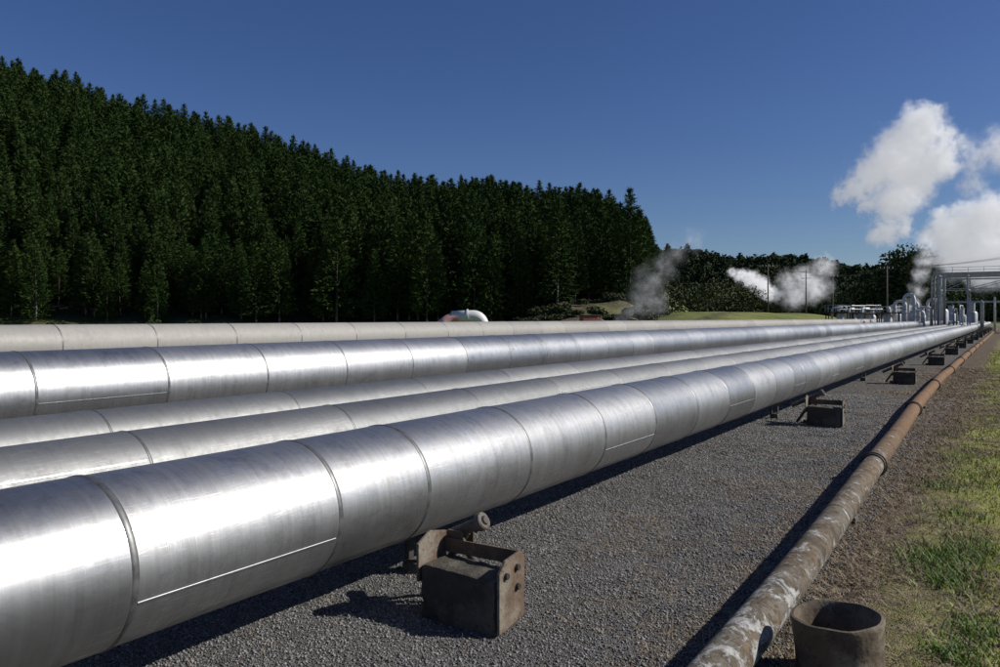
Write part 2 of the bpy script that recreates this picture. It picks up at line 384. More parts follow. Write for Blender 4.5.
# anchors
def make_anchor():
    root=empty('pipe_anchor_block',(-2.4,3.47,0)); tag(root,'weathered dark anchor block with bolted end plates on gravel','pipe support','anchor blocks beside the pipeline')
    V=[];F=[]; nx,nz=14,10
    def side(o,ux,uz,a,b):
        k=len(V)
        for i in range(a+1):
            for j in range(b+1):
                p=np.array(o)+np.array(ux)*i/a+np.array(uz)*j/b; V.append(tuple(p))
        for i in range(a):
            for j in range(b): q=k+i*(b+1)+j; F.append((q,q+b+1,q+b+2,q+1))
    x0,x1,y0,y1,z0,z1=-.236,.236,-.118,.115,-.03,.30
    side((x0,y0,z0),(x1-x0,0,0),(0,0,z1-z0),nx,nz); side((x1,y0,z0),(0,y1-y0,0),(0,0,z1-z0),7,nz)
    side((x1,y1,z0),(x0-x1,0,0),(0,0,z1-z0),nx,nz); side((x0,y1,z0),(0,y0-y1,0),(0,0,z1-z0),7,nz)
    side((x0,y0,z1),(x1-x0,0,0),(0,y1-y0,0),nx,7)
    V2=[]
    for (a,b,c) in V:
        e=sum([abs(abs(a)-.236)<.001,abs(b-y0)<.001 or abs(b-y1)<.001,abs(c-z1)<.001])
        nzv=float(vn(a*22+c*9,b*22+c*17,4))-.5; k=1-.035*(e>=2)-.03*(e>=3)
        V2.append((a*k+nzv*.012,b*k+nzv*.016,c-(.02*(c>.29))*(a+.236)/.47-.008*(e>=2)*(c>.27)+(nzv*.014 if c>0.27 else 0)))
    obj('base_block',mesh('base_block',V2,F,[M['blockrust']],True,None,50),root)
    def plate(x,pts):
        n=len(pts); V=[(x-.008,a,b) for a,b in pts]+[(x+.008,a,b) for a,b in pts]
        F=[tuple(range(n))[::-1],tuple(range(n,2*n))]+[(i,(i+1)%n,n+(i+1)%n,n+i) for i in range(n)]
        return V,F
    prof=[(-.118,.02),(.122,.05),(.128,.36),(.09,.395),(-.06,.375),(-.118,.32)]
    obj('end_plate',mesh('end_plate',*plate(.252,prof),[M['rust']]),root,bevel=.003)
    prof2=[(-.125,.20),(.125,.20),(.125,.42),(-.02,.45),(-.125,.40)]
    obj('end_plate',mesh('end_plate_tall',*plate(-.252,prof2),[M['rust']]),root,bevel=.003)
    hm=mesh('bolt',*lathe([(.0001,.017),(.015,.017),(.017,.013),(.017,0)],12,'x'),[M['darksteel']])
    for a,b in ((.045,.32),(.05,.22),(-.06,.30)): obj('bolt',hm,root,(.260,a,b))
    obj('top_rail',mesh('top_rail',*box(0,.112,.345,.485,.012,.075),[M['rust']]),root,bevel=.002)
    V,F=tube([(-.50,.2,.26),(-.06,.2,.475)],.033,20); obj('tie_rod',mesh('tie_rod',V,F,[M['galvrod']],False),root)
    V,F=tube([(-.075,.2,.468),(-.045,.2,.482),(-.04,.2,.485)],[.05,.05,.043],24); obj('rod_cap',mesh('rod_cap',V,F,[M['galvrod']],False),root)
    V,F=tube([(-.04,.2,.4852),(-.03,.2,.49)],[.028,.02],16); obj('pin',mesh('pin',V,F,[M['darksteel']]),root)
    V,F=tube([(-.42,.16,.02),(-.17,.22,.40)],.022,12); obj('strut',mesh('strut',V,F,[M['darksteel']]),root)
    V,F=tube([(-.02,.24,.10),(-.22,.18,.40)],.022,12); obj('strut',mesh('strut2',V,F,[M['darksteel']]),root)
    for yy in (.145,.255): obj('clevis',mesh('clevis',*box(-.2,yy,.36,.10,.012,.12),[M['rust']]),root,bevel=.003)
    obj('foot',mesh('foot',*box(-.2,.2,.02,.26,.16,.08),[M['blockrust']]),root,bevel=.01)
    return root
anc=make_anchor()
for k in range(1,14):
    dup(anc,(-2.4+.25*min(k,2)/2+random.uniform(-.04,.04),3.47+9.1*k,0),(0,0,random.uniform(-.08,.08)))
# ------------------------------------------------ rusty pipe
root=empty('rusty_pipe',(0,0,0)); tag(root,'long narrow rusty pipe with flaking grey coating on the ground','pipe')
ctrl=[(-4,-.99),(0,-1.0),(3.5,-1.02),(8.3,-1.13),(14,-1.3),(20,-1.42),(35,-1.45),(76,-1.45),(130,-1.5)]
ys=np.concatenate([np.arange(-4,30,.35),np.arange(30,131,2.)]); xs=np.interp(ys,[a for a,b in ctrl],[b for a,b in ctrl])
k=np.ones(9)/9; xs[4:90]=np.convolve(xs,k,'same')[4:90]
zs=.13+.012*np.sin(ys*.9)
V,F=tube([(a,b,c) for a,b,c in zip(xs,ys,zs)],.100,40); obj('pipe_wall',mesh('pipe_wall',V,F,[M['rpipe']],True),root)
def onp(y): return float(np.interp(y,ys,xs)),float(np.interp(y,ys,zs))
fl,ff=lathe([(.100,-.05),(.113,-.05),(.116,-.015),(.126,-.012),(.126,.012),(.116,.015),(.113,.05),(.100,.05)],32,'y')
flm=mesh('coupling',fl,ff,[M['darksteel']],False)
for y in (1.2,8.7,14.4,20.1,26,32,38,44,50,56): 
    a,b=onp(y); obj('coupling',flm,root,(a,y,b))
cl,cf=lathe([(.100,-.008),(.104,-.006),(.104,.006),(.100,.008)],32,'y'); clm=mesh('weld_band',cl,cf,[M['rust']],True)
for y in (6.3,10.9,17,23): 
    a,b=onp(y); obj('weld_band',clm,root,(a,y,b))
sl=None
for y in (6.8,11.5,16,21,26,31,37,43,50,58):
    a,b=onp(y)
    if sl is None:
        sl=obj('sleeper',mesh('sleeper',*box(0,0,.0,.17,.14,.09),[M['wood']]),None,(a,y,.0),bevel=.01)
        tag(sl,'short weathered timber block under the rusty pipe','sleeper','timber blocks under the rusty pipe')
    else: dup(sl,(a,y,.0),(0,0,random.uniform(-.1,.1)))
# pipe stub
root=empty('pipe_stub',(-.63,3.79,-.01),(math.radians(2),math.radians(-3),0)); tag(root,'short open ended weathered brown pipe standing in dry grass','pipe stub')
prof=[(.158,-.05),(.162,.15),(.166,.26),(.170,.292),(.178,.300),(.190,.298),(.194,.285),(.189,.26),(.183,.15),(.18,-.05)]
sm_=mesh('stub_wall',*lathe(prof[::-1],72),[m_rustplate('stub_wall_rust',(.085,.066,.046),(.145,.112,.075),(.25,.215,.16))],True,None,50)
for v in sm_.vertices:
    a=math.atan2(v.co.y,v.co.x)
    if v.co.z>.25: v.co.z+=.0025*math.sin(3*a+1)+.002*math.sin(7*a)
    k=1+.010*math.sin(2*a+.5)+.003*math.sin(5*a+v.co.z*9); v.co.x*=k; v.co.y*=k
obj('stub_wall',sm_,root)
obj('soil_fill',mesh('soil_fill',*tube([(0,0,-.04),(0,0,.06)],.156,32),[M['conc']]),root)
# ------------------------------------------------ gravel stones, straw, grass
def stones(n):
    y=1.0+ (RNG.random(n)**1.9)*17; x=-4.1+RNG.random(n)*3.2
    s=.0030+.0055*RNG.random(n)**2.5+.0005*y
    base=np.array([(1,0,0),(0,1,0),(-1,0,0),(0,-1,0),(0,0,1),(0,0,-1)],float)
    P=base[None]*(s[:,None,None]*(.6+.8*RNG.random((n,6,1))))
    a=RNG.random(n)*6.28; ca,sa=np.cos(a)[:,None],np.sin(a)[:,None]
    px=P[...,0]*ca-P[...,1]*sa; py=P[...,0]*sa+P[...,1]*ca; tl=(RNG.random((n,1))-.5)*1.2
    pz=P[...,2]*.8+px*tl
    z=height(x,y)+s*.25
    V=np.stack([px+x[:,None],py+y[:,None],pz+z[:,None]],-1).reshape(-1,3)
    f=np.array([(0,1,4),(1,2,4),(2,3,4),(3,0,4),(1,0,5),(2,1,5),(3,2,5),(0,3,5)])
    return V,(np.arange(n)[:,None,None]*6+f[None]).reshape(-1,3)
tag(obj('gravel',mesh('gravel',*stones(160000),[M['stone']])),'loose dark grey gravel stones',None,None,'stuff')
def blades(x,y,h,w,lean,curv=.6):
    n=len(x); a=RNG.random(n)*6.28; dx,dy=np.cos(a),np.sin(a); sx,sy=-dy,dx
    z=height(x,y)-.003; V=np.zeros((n,6,3))
    for i,t in enumerate((0,.5,1)):
        ww=w*(1-.85*t)*.5; off=h*lean*(t**(1+curv)); zz=h*t*np.sqrt(np.maximum(0.01,1-np.minimum(lean,.995)**2))*(1-.15*t)
        for j,sg in enumerate((-1,1)):
            V[:,i*2+j,0]=x+dx*off+sx*ww*sg; V[:,i*2+j,1]=y+dy*off+sy*ww*sg; V[:,i*2+j,2]=z+zz+.006*(i>0)
    f=np.array([(0,1,3,2),(2,3,5,4)])
    return V.reshape(-1,3),(np.arange(n)[:,None,None]*6+f[None]).reshape(-1,4)
n=300000; y=1.5+RNG.random(n)**1.45*28; x=-3.4+RNG.random(n)*5.1; px_=np.interp(y,ys,xs)
cl=fbm(x*1.2,y*.9,31); cl2=fbm(x*5,y*4,33)
lf=x<px_-.12
dens=np.where(lf,np.clip((cl*.75+cl2*.25-.51)*14,0,1)*.55*sst(-3.1,-1.6,x)*sst(3.2,6.,y)+.015+.03*sst(3,8,y),np.clip((cl*.5+cl2*.5-.42)*7,0.12,1))
dens=dens+np.exp(-((x-px_+.20)/.16)**2)*.7*np.clip((vn(x*.1,y*2.2,5)-.25)*3,0,1)+np.exp(-((x-px_-.2)/.2)**2)*.5
k=(RNG.random(n)<dens)&(abs(x-px_)>.09)&(np.hypot(x+.64,y-3.79)>.21); x,y,lf=x[k],y[k],lf[k]
V,F=blades(x,y,.03+.08*RNG.random(len(x))**1.5,.003+.0035*RNG.random(len(x))+.0005*y,np.where(lf,.965,.86)+.03*RNG.random(len(x))+np.where(lf,0,.1*RNG.random(len(x))))
tag(obj('dry_grass',mesh('dry_grass',V,F,[M['straw']])),'dead straw and dry grass litter',None,None,'stuff')
n=280000; y=2.+RNG.random(n)**1.3*45; x=-.95+RNG.random(n)*7
dens=np.clip((fbm(x*1.8,y*.8,77)-.54+.20*sst(-.45,.5,x)+.13*sst(5,11,y))*10,0,1)*sst(-.85,-.35,x)
k=(RNG.random(n)<dens); x,y=x[k],y[k]
V,F=blades(x,y,.015+.035*RNG.random(len(x))**1.5,.003+.0025*RNG.random(len(x))+.0004*y,.45+.5*RNG.random(len(x)))
tag(obj('grass',mesh('grass',V,F,[M['blade']])),'short dry yellow green turf',None,None,'stuff')
X_=[];Y_=[]
for cx,cy,s,m in ((-.42,6.0,.13,800),(-.30,5.6,.10,450),(-.20,6.4,.12,500),(-.22,4.35,.07,260),(-.12,4.75,.09,300),(-.55,8.6,.12,240),(-.35,7.4,.14,260),(-.1,4.0,.07,200),(-.5,10.5,.2,300),(-.75,12.5,.2,200),(-.15,9.3,.2,300)):
    X_.append(RNG.normal(cx,s,m)); Y_.append(RNG.normal(cy,s*1.6,m))
x=np.concatenate(X_);y=np.concatenate(Y_)
V,F=blades(x,y,.03+.08*RNG.random(len(x)),.005+.006*RNG.random(len(x)),.5+.45*RNG.random(len(x)))
tag(obj('weeds',mesh('weeds',V,F,[M['weed']])),'low green weed tufts among dry litter',None,None,'stuff')
n=900; x=-3.2+RNG.random(n)*3.6; y=2.8+RNG.random(n)**1.4*14; k=(abs(x-np.interp(y,ys,xs))>.14)&(np.hypot(x+.64,y-3.79)>.22)&((x>-1.3)|(RNG.random(n)<.3)); x,y=x[k],y[k]
V,F=blades(x,y,.10+.14*RNG.random(len(x)),.006+.006*RNG.random(len(x)),.97+0*x)
tag(obj('twig_litter',mesh('twig_litter',V,F,[M['twig']])),'scattered dark twigs and bark litter',None,None,'stuff')
# ------------------------------------------------ trees
def conifer(seed,H=18.,R=2.3,zs=.12,nw=24,nb=7,rep=2,ls=.55,fullness=1.,pw=.76,w0=.3):
    g=np.random.default_rng(seed); Q=[]
    lump=g.uniform(.80,1.14,size=(9,12))
    for i in range(nw):
        t=(i+.5*g.random())/nw; z=H*(zs+(1-zs)*t)
        L0=R*((1-t)**pw)*(min(1,.75+t*2.2))+.12
        m=nb if t<.8 else 6
        a0=g.random()*6.28
        for b in range(m):
            if g.random()<.04: continue
            a=a0+6.283*b/m+g.normal()*.25; L=L0*g.uniform(.75,1.18)*lump[int(t*8.9),int((a%6.283)/6.284*12)]
            nc=max(2,int(L/.34*fullness)+1); up=.02+.5*t
            for q in range(nc):
                s=(q+.6+.3*g.random())/nc
                if s<.35 and nc>3: continue
                p=np.array([math.cos(a)*L*s,math.sin(a)*L*s,z+L*s*up-.10*L*s*s+g.normal()*.06])
                for _ in range(rep):
                    ax=np.array([math.cos(a),math.sin(a),.15+.7*t])+g.normal(size=3)*.36; ax/=np.linalg.norm(ax)
                    sd=np.cross(ax,g.normal(size=3)); sd/=np.linalg.norm(sd)
                    l=ls*g.uniform(.7,1.3); w=w0*g.uniform(.7,1.3); c=p+g.normal(size=3)*.12
                    Q.append([c-ax*l*.5-sd*w*.5,c-ax*l*.5+sd*w*.5,c+ax*l*.5+sd*w*.08,c+ax*l*.5-sd*w*.08])
    for k in range(5):
        c=np.array([0,0,H-.1*k]); sd=g.normal(size=3); sd[2]=0; sd/=np.linalg.norm(sd)
        Q.append([c-sd*.09-[0,0,.3],c+sd*.09-[0,0,.3],c+sd*.015+[0,0,.5],c-sd*.015+[0,0,.5]])
    Q=np.array(Q); n=len(Q); return Q.reshape(-1,3),np.arange(n*4).reshape(n,4)
def trunkm(H,r=.22,seed=0):
    g=random.Random(seed); x=y=0; P=[];R_=[]
    for i in range(9):
        t=i/8; P.append((x,y,-1.2+(H+.9)*t)); R_.append(max(.02,r*(1-.93*t))); x+=g.uniform(-.05,.05); y+=g.uniform(-.05,.05)
    V,F=tube(P,R_,8)
    parts=[(V,F)]
    for k in range(14):
        z=H*g.uniform(.08,.8); a=g.uniform(0,6.28); L=2.0*(1-z/H)*g.uniform(.5,.9)
        parts.append(tube([(0,0,z),(math.cos(a)*L*.5,math.sin(a)*L*.5,z+.12*L),(math.cos(a)*L,math.sin(a)*L,z+.4*L)],[.04,.028,.012],4))
    return join(parts)
pos=[]
for d in np.arange(129,248,4.3):
    umin,umax=-90,646
    r0,r1=(umin-500)/800*d,(umax-500)/800*d
    for r in np.arange(r0,r1,4.1):
        rr=r+random.uniform(-1.9,1.9); ddd=d+random.uniform(-1.9,1.9)
        uu=500+800*rr/ddd
        if uu>634 and ddd<150: continue
        if uu>560 and ddd<131: continue
        if random.random()<.03: continue
        pos.append((ddd,rr,uu))
pos.sort()
ind=[p for p in pos if p[2]>-8][:296]; s_ind=set(ind); rest=[p for p in pos if p not in s_ind]
variants=[];fronts=[]
specs=[(17,3.2),(15.5,3.0),(18,3.4),(16,3.3),(14.5,2.9),(17.5,3.1)]
for i,(H,R) in enumerate(specs):
    cv,cf=conifer(100+i,H,R,zs=.03,nw=36,nb=10,rep=3,fullness=1.0,w0=.19,ls=.5)
    tv,tf=trunkm(H,.2,i)
    V=np.concatenate([cv,np.array(tv)]); Fs=[tuple(q) for q in cf.tolist()]+[tuple(k+len(cv) for k in q) for q in tf]
    variants.append(mesh('pine_tree_mesh',V,Fs,[M['needle'],M['darkbark']],False,[0]*len(cf)+[1]*len(tf)))
    cv,cf=conifer(140+i,H,R,zs=[.12,.05,.14,.08,.04,.10][i],nw=36,nb=10,rep=3,fullness=1.0,w0=.19,ls=.5)
    tv2=np.array(tv); keep=[q for q in tf if max(tv2[k][2] for k in q)<H*.3+1.2] 
    lo_,lf_=trunkm(H,.2,i)
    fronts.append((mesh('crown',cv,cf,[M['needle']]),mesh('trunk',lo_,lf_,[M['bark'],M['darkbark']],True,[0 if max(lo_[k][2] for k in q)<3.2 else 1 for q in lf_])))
TL='tall dark green pine at the edge of the plantation'
TL2='dark green pine standing in the hillside plantation'
for i,(d,r,uu) in enumerate(ind):
    X=r*C-d*S; Y=r*S+d*C; z=hz(X,Y); k=random.randrange(6)
    s=random.uniform(.72,1.14)*(1.0 if d>142 or uu>330 else .74); sc=(s*random.uniform(.95,1.3),)*2+(s,); rot=(random.uniform(-.04,.04),random.uniform(-.04,.04),random.uniform(0,6.28))
    if i<75:
        e=empty('pine_tree',(X,Y,z),rot); e.scale=sc
        obj('crown',fronts[k][0],e); obj('trunk',fronts[k][1],e); lab=TL
    else:
        e=obj('pine_tree',variants[k],None,(X,Y,z),rot); e.scale=sc; lab=TL2
    tag(e,lab,'tree','pines of the hillside plantation')
def scatter(vars_,plist):
    Vs=[];Fs=[];n=0
    for (X,Y,z,s,sv) in plist:
        cv,cf=vars_[random.randrange(len(vars_))]; a=random.uniform(0,6.28); ca,sa=math.cos(a),math.sin(a)
        Vs.append(np.stack([(cv[:,0]*ca-cv[:,1]*sa)*s+X,(cv[:,0]*sa+cv[:,1]*ca)*s+Y,cv[:,2]*sv+z],-1)); Fs.append(cf+n); n+=len(cv)
    return np.concatenate(Vs),np.concatenate(Fs)
low=[conifer(200+i,16.5,3.2,zs=.3,nw=26,nb=9,rep=2,ls=.58,fullness=.9,w0=.24) for i in range(6)]
pl=[]
for d,r,uu in rest:
    X=r*C-d*S; Y=r*S+d*C; pl.append((X,Y,hz(X,Y),random.uniform(.95,1.25),random.uniform(.74,1.1)))
V,F=scatter(low,pl); tag(obj('pine_wood',mesh('pine_wood',V,F,[M['needle']])),'dense dark pine plantation covering the hillside',None,None,'stuff')
def bushc(seed,H,R,n,sz):
    g=np.random.default_rng(seed); L=[(0,0,H*.55,R*.8,H*.42)]+[(g.uniform(-R,R)*.6,g.uniform(-R,R)*.6,H*g.uniform(.3,.75),R*g.uniform(.35,.6),H*g.uniform(.18,.3)) for _ in range(9)]
    Q=[]
    for i in range(n):
        l=L[g.integers(len(L))]; dr=g.normal(size=3); dr/=np.linalg.norm(dr); rr=g.uniform(.75,1.05)
        c=np.array([l[0]+dr[0]*l[3]*rr,l[1]+dr[1]*l[3]*rr,max(.1,l[2]+dr[2]*l[4]*rr)])
        a=g.normal(size=3); a/=np.linalg.norm(a); b=np.cross(a,g.normal(size=3)); b/=np.linalg.norm(b); s=sz*g.uniform(.6,1.3)
        Q.append([c-a*s*.5,c-b*s*.35,c+a*s*.5,c+b*s*.35])
    Q=np.array(Q); return Q.reshape(-1,3),np.arange(len(Q)*4).reshape(-1,4)
fv=[bushc(300+i,8,4.6,380,1.2) for i in range(6)]+[conifer(320+i,10,3.4,zs=.1,nw=12,nb=6,rep=1,ls=1.3,w0=.8) for i in range(1)]
pl=[]
for d in np.arange(300,490,5.8):
    for u in np.arange(560,1120,5.4/d*800):
        ddd=d+random.uniform(-3,3); uu=u+random.uniform(-5,5); r=(uu-500)/800*ddd; X=r*C-ddd*S; Y=r*S+ddd*C
        s=random.uniform(.75,1.2); pl.append((X,Y,hz(X,Y)-.5,s,s))
V,F=scatter(fv,pl); tag(obj('distant_woodland',mesh('distant_woodland',V,F,[M['needle2']])),'far-off dark scrub and woodland on the hills',None,None,'stuff')
def broad(name,u,d,H,R,seed,label,mat='shrub',cat='shrub',n=1100,group=None):
    r=(u-500)/800*d; X=r*C-d*S; Y=r*S+d*C
    e=empty(name,(X,Y,hz(X,Y))); tag(e,label,cat,group)
    cv,cf=bushc(seed,H,R,n,.24+.03*H); obj('crown',mesh('crown',cv,cf,[M[mat]]),e)
    P=[tube([(0,0,-.5),(.1,0,H*.3),(0,.1,H*.65)],[.05*H*.4,.03*H*.4,.02],7)]
    for k in range(5):
        a=k*1.26; P.append(tube([(0,0,H*.2),(math.cos(a)*R*.5,math.sin(a)*R*.5,H*.55)],[.02*H*.4,.01],5))
    obj('trunk',mesh('trunk',*join(P),[M['darkbark']],True),e)
g='dark shrubs on the bank beside the grass'
sh=[(655,165,7,4),(672,150,6,3.6),(690,170,8,4.5),(706,160,7,4.2),(722,172,9,5),(738,180,9,5),(752,175,8,4.4),(768,190,8,4.4),(786,210,8,4.5)]
rs=random.Random(5)
sh+=[(rs.uniform(535,665),rs.uniform(104,124),rs.uniform(.7,2.0),rs.uniform(.9,2.0)) for _ in range(30)]
sh+=[(rs.uniform(10,520),rs.uniform(118,127),rs.uniform(.6,1.3),rs.uniform(.8,1.6)) for _ in range(9)]
for i,(u,d,H,R) in enumerate(sh):
    broad('shrub',u,d,H,R,400+i,('low rounded scrub on the eroded earth bank' if i<39 else 'low scrub bush along the plantation edge') if i>8 else 'large rounded dark green shrub beside the grass bank','shrub' if i<39 else 'needle2','shrub',1100,g)
g='dark trees behind the pipe gantry'
for i,(u,d,H,R) in enumerate([(868,230,13,7),(884,220,16,7),(900,214,21,7.5),(916,215,23,8),(932,225,21,8),(852,240,10,6.5),(832,250,9,6),(812,250,8,6),(792,250,8,6),(950,235,17,7.5),(968,250,14,7),(988,255,14,7),(1010,260,14,7)]):
    broad('dark_tree',u,d,H,R,450+i,'tall rounded dark tree beyond the pipework','needle2','tree',2600,g)
# ------------------------------------------------ industrial details
def P3(u,d,z=None):
    r=(u-500)/800*d; X=r*C-d*S; Y=r*S+d*C; return (X,Y,hz(X,Y) if z is None else z)
gx,gy=-3.0,104
root=empty('pipe_gantry',(gx,gy,0)); tag(root,'tall galvanised steel gantry carrying pipes over the pipeline','gantry')
xsg=[-3.6,-.9,3.4,7.8]
for a in xsg:
    for b in (-3,3):
        obj('column',mesh('column',*join([box(a,b,2.95,.14,.14,6.1)]),[M['galv']]),root)
for b in (-3,3): obj('beam',mesh('beam',*box(2.1,b,6.1,11.9,.2,.16),[M['galv']]),root)
for b in (-3,3):
    for z in (4.8,3.4): obj('tie_beam',mesh('tie_beam',*box(2.1,b,z,11.4,.1,.1),[M['galv']]),root)
for a in xsg:
    for z in (6.3,4.8): obj('cross_beam',mesh('cross_beam',*box(a,0,z,.13,6.4,.14),[M['galv']]),root)
for b in (-3,3):
    for (x0,x1) in ((-3.6,-.9),(-.9,3.4),(3.4,7.8)):
        obj('brace',mesh('brace',*tube([(x0,b+.18,4.8),(x1,b+.18,6.0)],.04,6),[M['galv']]),root)
for q,b in enumerate((-2.2,-1.3,-.4,.6,1.7)):
    x0=-4.4+q*.25
    V,F=tube(sweep([(x0,b,.6),(x0,b,6.55),(9.5,b,6.55),(9.5,b,1.)],.6),[.11,.08,.13,.08,.15][q],16)
    obj('carried_pipe',mesh('carried_pipe',V,F,[M['white' if q%2 else 'galv']],True),root)
for q,(a,b,r) in enumerate([(-2.2,-3.6,.10),(-1.6,-3.7,.07),(.4,-3.7,.12),(1.6,-3.5,.08),(2.3,-3.6,.1),(5.2,-3.6,.12)]):
    V,F=tube(sweep([(a,b,0),(a,b,2.6+q*.4),(a,2.5,2.6+q*.4),(a,2.5,0)],.5),r,14); obj('riser_pipe',mesh('riser_pipe',V,F,[M['white' if q%2 else 'galv']],True),root)
for z in (6.85,7.15): obj('handrail',mesh('handrail',*tube([(-3.8,-3.2,z),(8,-3.2,z)],.022,6),[M['galv']]),root)
for a in np.arange(-3.8,8.1,1.48): obj('handrail_post',mesh('handrail_post',*tube([(a,-3.2,6.1),(a,-3.2,7.15)],.022,6),[M['galv']]),root)
base=None
for i,(u,d) in enumerate([(909,90),(917,92),(925,94),(900,100),(933,100),(893,106),(913,108)]):
    X,Y,Z=P3(u,d,0)
    if base is None:
        base=empty('pipe_expansion_loop',(X,Y,0),(0,0,.9)); tag(base,'pale upright looped pipe beside the pipeline','pipe loop','upright pipe loops')
        V,F=tube(sweep([(0,-.7,0),(0,-.7,4.2),(0,.7,4.2),(0,.7,0)],.68,7),.19,16); obj('looped_pipe',mesh('looped_pipe',V,F,[M['white']],True),base)
        fv_,ff_=lathe([(.19,-.05),(.29,-.05),(.29,.05),(.19,.05)],20); fm=mesh('flange',fv_,ff_,[M['galv']])
        for yy in (-.7,.7):
            for z in (.5,2.6): obj('flange',fm,base,(0,yy,z))
    else: dup(base,(X,Y,0),(0,0,random.uniform(.3,1.5)),(1,1,random.uniform(.55,1.05)))
base=None
for i,(u,d) in enumerate([(838,112),(852,118),(866,108),(888,100),(878,120),(846,126),(905,118)]):
    X,Y,Z=P3(u,d,0); Z=hz(X,Y)
    if base is None:
        base=empty('valve_platform',(X,Y,Z)); tag(base,'small steel valve platform with handrail and vessel','platform','valve platforms by the pipeline')
        for a in (-1.4,1.4):
            for b in (-1,1): obj('post',mesh('post',*box(a,b,1.1,.14,.14,2.2),[M['darksteel']]),base)
        obj('deck',mesh('deck',*box(0,0,2.26,3.1,2.3,.12),[M['darksteel']]),base)
        for b in (-1.1,1.1):
            obj('handrail',mesh('handrail',*join([tube([(-1.5,b,z),(1.5,b,z)],.03,6) for z in (2.8,3.3)]+[tube([(a,b,2.3),(a,b,3.3)],.03,6) for a in (-1.5,-.5,.5,1.5)]),[M['galv']]),base)
        V,F=lathe([(.01,0),(.35,.08),(.5,.3),(.5,1.5),(.35,1.75),(.01,1.85)],20); obj('vessel',mesh('vessel',V,F,[M['white']],True),base,(.3,0,.45))
        V,F=tube(sweep([(-.8,0,0),(-.8,0,2.9),(.6,0,2.9)],.4),.13,12); obj('riser',mesh('riser',V,F,[M['white']],True),base)
    else: dup(base,(X,Y,Z),(0,0,random.uniform(0,3)))
base=None
for i,(u,d,s) in enumerate([(942,122,1.),(951,128,.8),(862,130,.8),(872,135,.7),(897,128,.8),(962,125,.7),(972,130,.9),(922,126,.7)]):
    X,Y,Z=P3(u,d,0)
    if base is None:
        base=empty('steam_silencer',(X,Y,Z)); tag(base,'grey upright steam silencer drum with open stack','silencer','steam silencers among the pipework')
        V,F=lathe([(.9,0),(.9,2.6),(.75,2.9),(.5,3.0),(.5,4.4),(.56,4.4),(.56,4.5),(.42,4.5),(.42,3.2)],24); obj('drum',mesh('drum',V,F,[M['galv']],True,None,30),base)
        V,F=tube(sweep([(.85,0,1.0),(2.2,0,1.0),(2.2,0,0)],.4),.2,12); obj('inlet_pipe',mesh('inlet_pipe',V,F,[M['white']],True),base)
        V,F=join([tube([(x_,-.95,0),(x_,-.95,3.2)],.025,5) for x_ in (-.2,.2)]+[tube([(-.2,-.95,z),(.2,-.95,z)],.02,5) for z in np.arange(.3,3.1,.35)]); obj('ladder',mesh('ladder',V,F,[M['darksteel']]),base)
    else: dup(base,(X,Y,Z),(0,0,random.uniform(0,3)),(s,s,s))
# white elbow pipe behind cream pipe
X,Y,Z=P3(463,62)
root=empty('elbow_pipe',(X,Y,Z),(0,0,YAW)); tag(root,'short white and pink lagged pipe bend beyond the cream pipe','pipe bend')
V,F=tube(sweep([(-1.9,-.3,.9),(-1.0,-.1,1.65),(.5,0,1.8)],.5,8),.40,24); obj('lagged_end',mesh('lagged_end',V,F,[M['pink']],True),root)
V,F=tube(sweep([(-.9,0,1.72),(1.3,0,1.8),(2.0,.1,.0)],.6,8),.46,24)
obj('bend',mesh('bend',V,F,[M['white']],True),root)
V,F=lathe([(.46,-.06),(.54,-.06),(.54,.06),(.46,.06)],24,'x'); obj('flange',mesh('flange',V,F,[M['white']],False),root,(.35,0,1.78))
obj('stand',mesh('stand',*box(-1.3,-.15,.4,.3,.5,.9),[M['conc']]),root)
X,Y,Z=P3(589,80)
root=empty('red_valve_box',(X,Y,Z),(0,0,YAW+.2)); tag(root,'small red oxide steel valve box beyond the cream pipe','valve box')
obj('body',mesh('body',*join([box(0,0,1.5,1.7,1.1,.9)]),[M['redrust']]),root,bevel=.08)
obj('lid',mesh('lid',*box(0,0,2.0,1.9,1.3,.1),[M['darksteel']]),root,bevel=.03)
for a in (-.7,.7): obj('leg',mesh('leg',*box(a,0,.5,.15,.9,1.1),[M['darksteel']]),root)
V,F=tube(sweep([(.8,0,1.5),(1.5,0,1.5),(1.5,0,0)],.35),.16,12); obj('outlet_pipe',mesh('outlet_pipe',V,F,[M['redrust']],True),root)
def pole(u,d,H,arms=1):
    X,Y,Z=P3(u,d); e=empty('utility_pole',(X,Y,Z),(0,0,.5)); tag(e,'wooden utility pole with crossarm near the grass bank','utility pole','utility poles')
    obj('shaft',mesh('shaft',*tube([(0,0,-1),(0,0,H)],[.15,.09],10),[M['wood']],True),e)
    for k in range(arms):
        obj('crossarm',mesh('crossarm',*box(0,.14,H-.5-k*1.2,2.0,.1,.1),[M['wood']]),e)
    im=mesh('insulator',*lathe([(.01,.25),(.06,.22),(.04,.12),(.07,.08),(.05,0)],8),[M['white']])
    for a in (-.95,-.35,.35,.95): obj('insulator',im,e,(a,.14,H-.43))
    return Vector((X,Y,Z+H-.2))
p=[pole(768,150,9.3),pole(806,160,8.8,2),pole(833,170,9.8),pole(887,125,9.8,2)]
def wires(a,b,n=3):
    pts=[]
    for k in range(n):
        off=(k-(n-1)/2)*.7
        path=[a.lerp(b,t)+Vector((off*.87,off*.5,.1-2.2*4*t*(1-t)*.35)) for t in np.linspace(0,1,10)]
        pts.append(tube(path,.015,4))
    return join(pts)
p.append(pole(1075,90,10.0))
for a,b in zip(p[:-1],p[1:]):
    tag(obj('power_line',mesh('power_line',*wires(a,b),[M['wire']])),'thin sagging overhead wires strung between poles','power line','overhead wires')
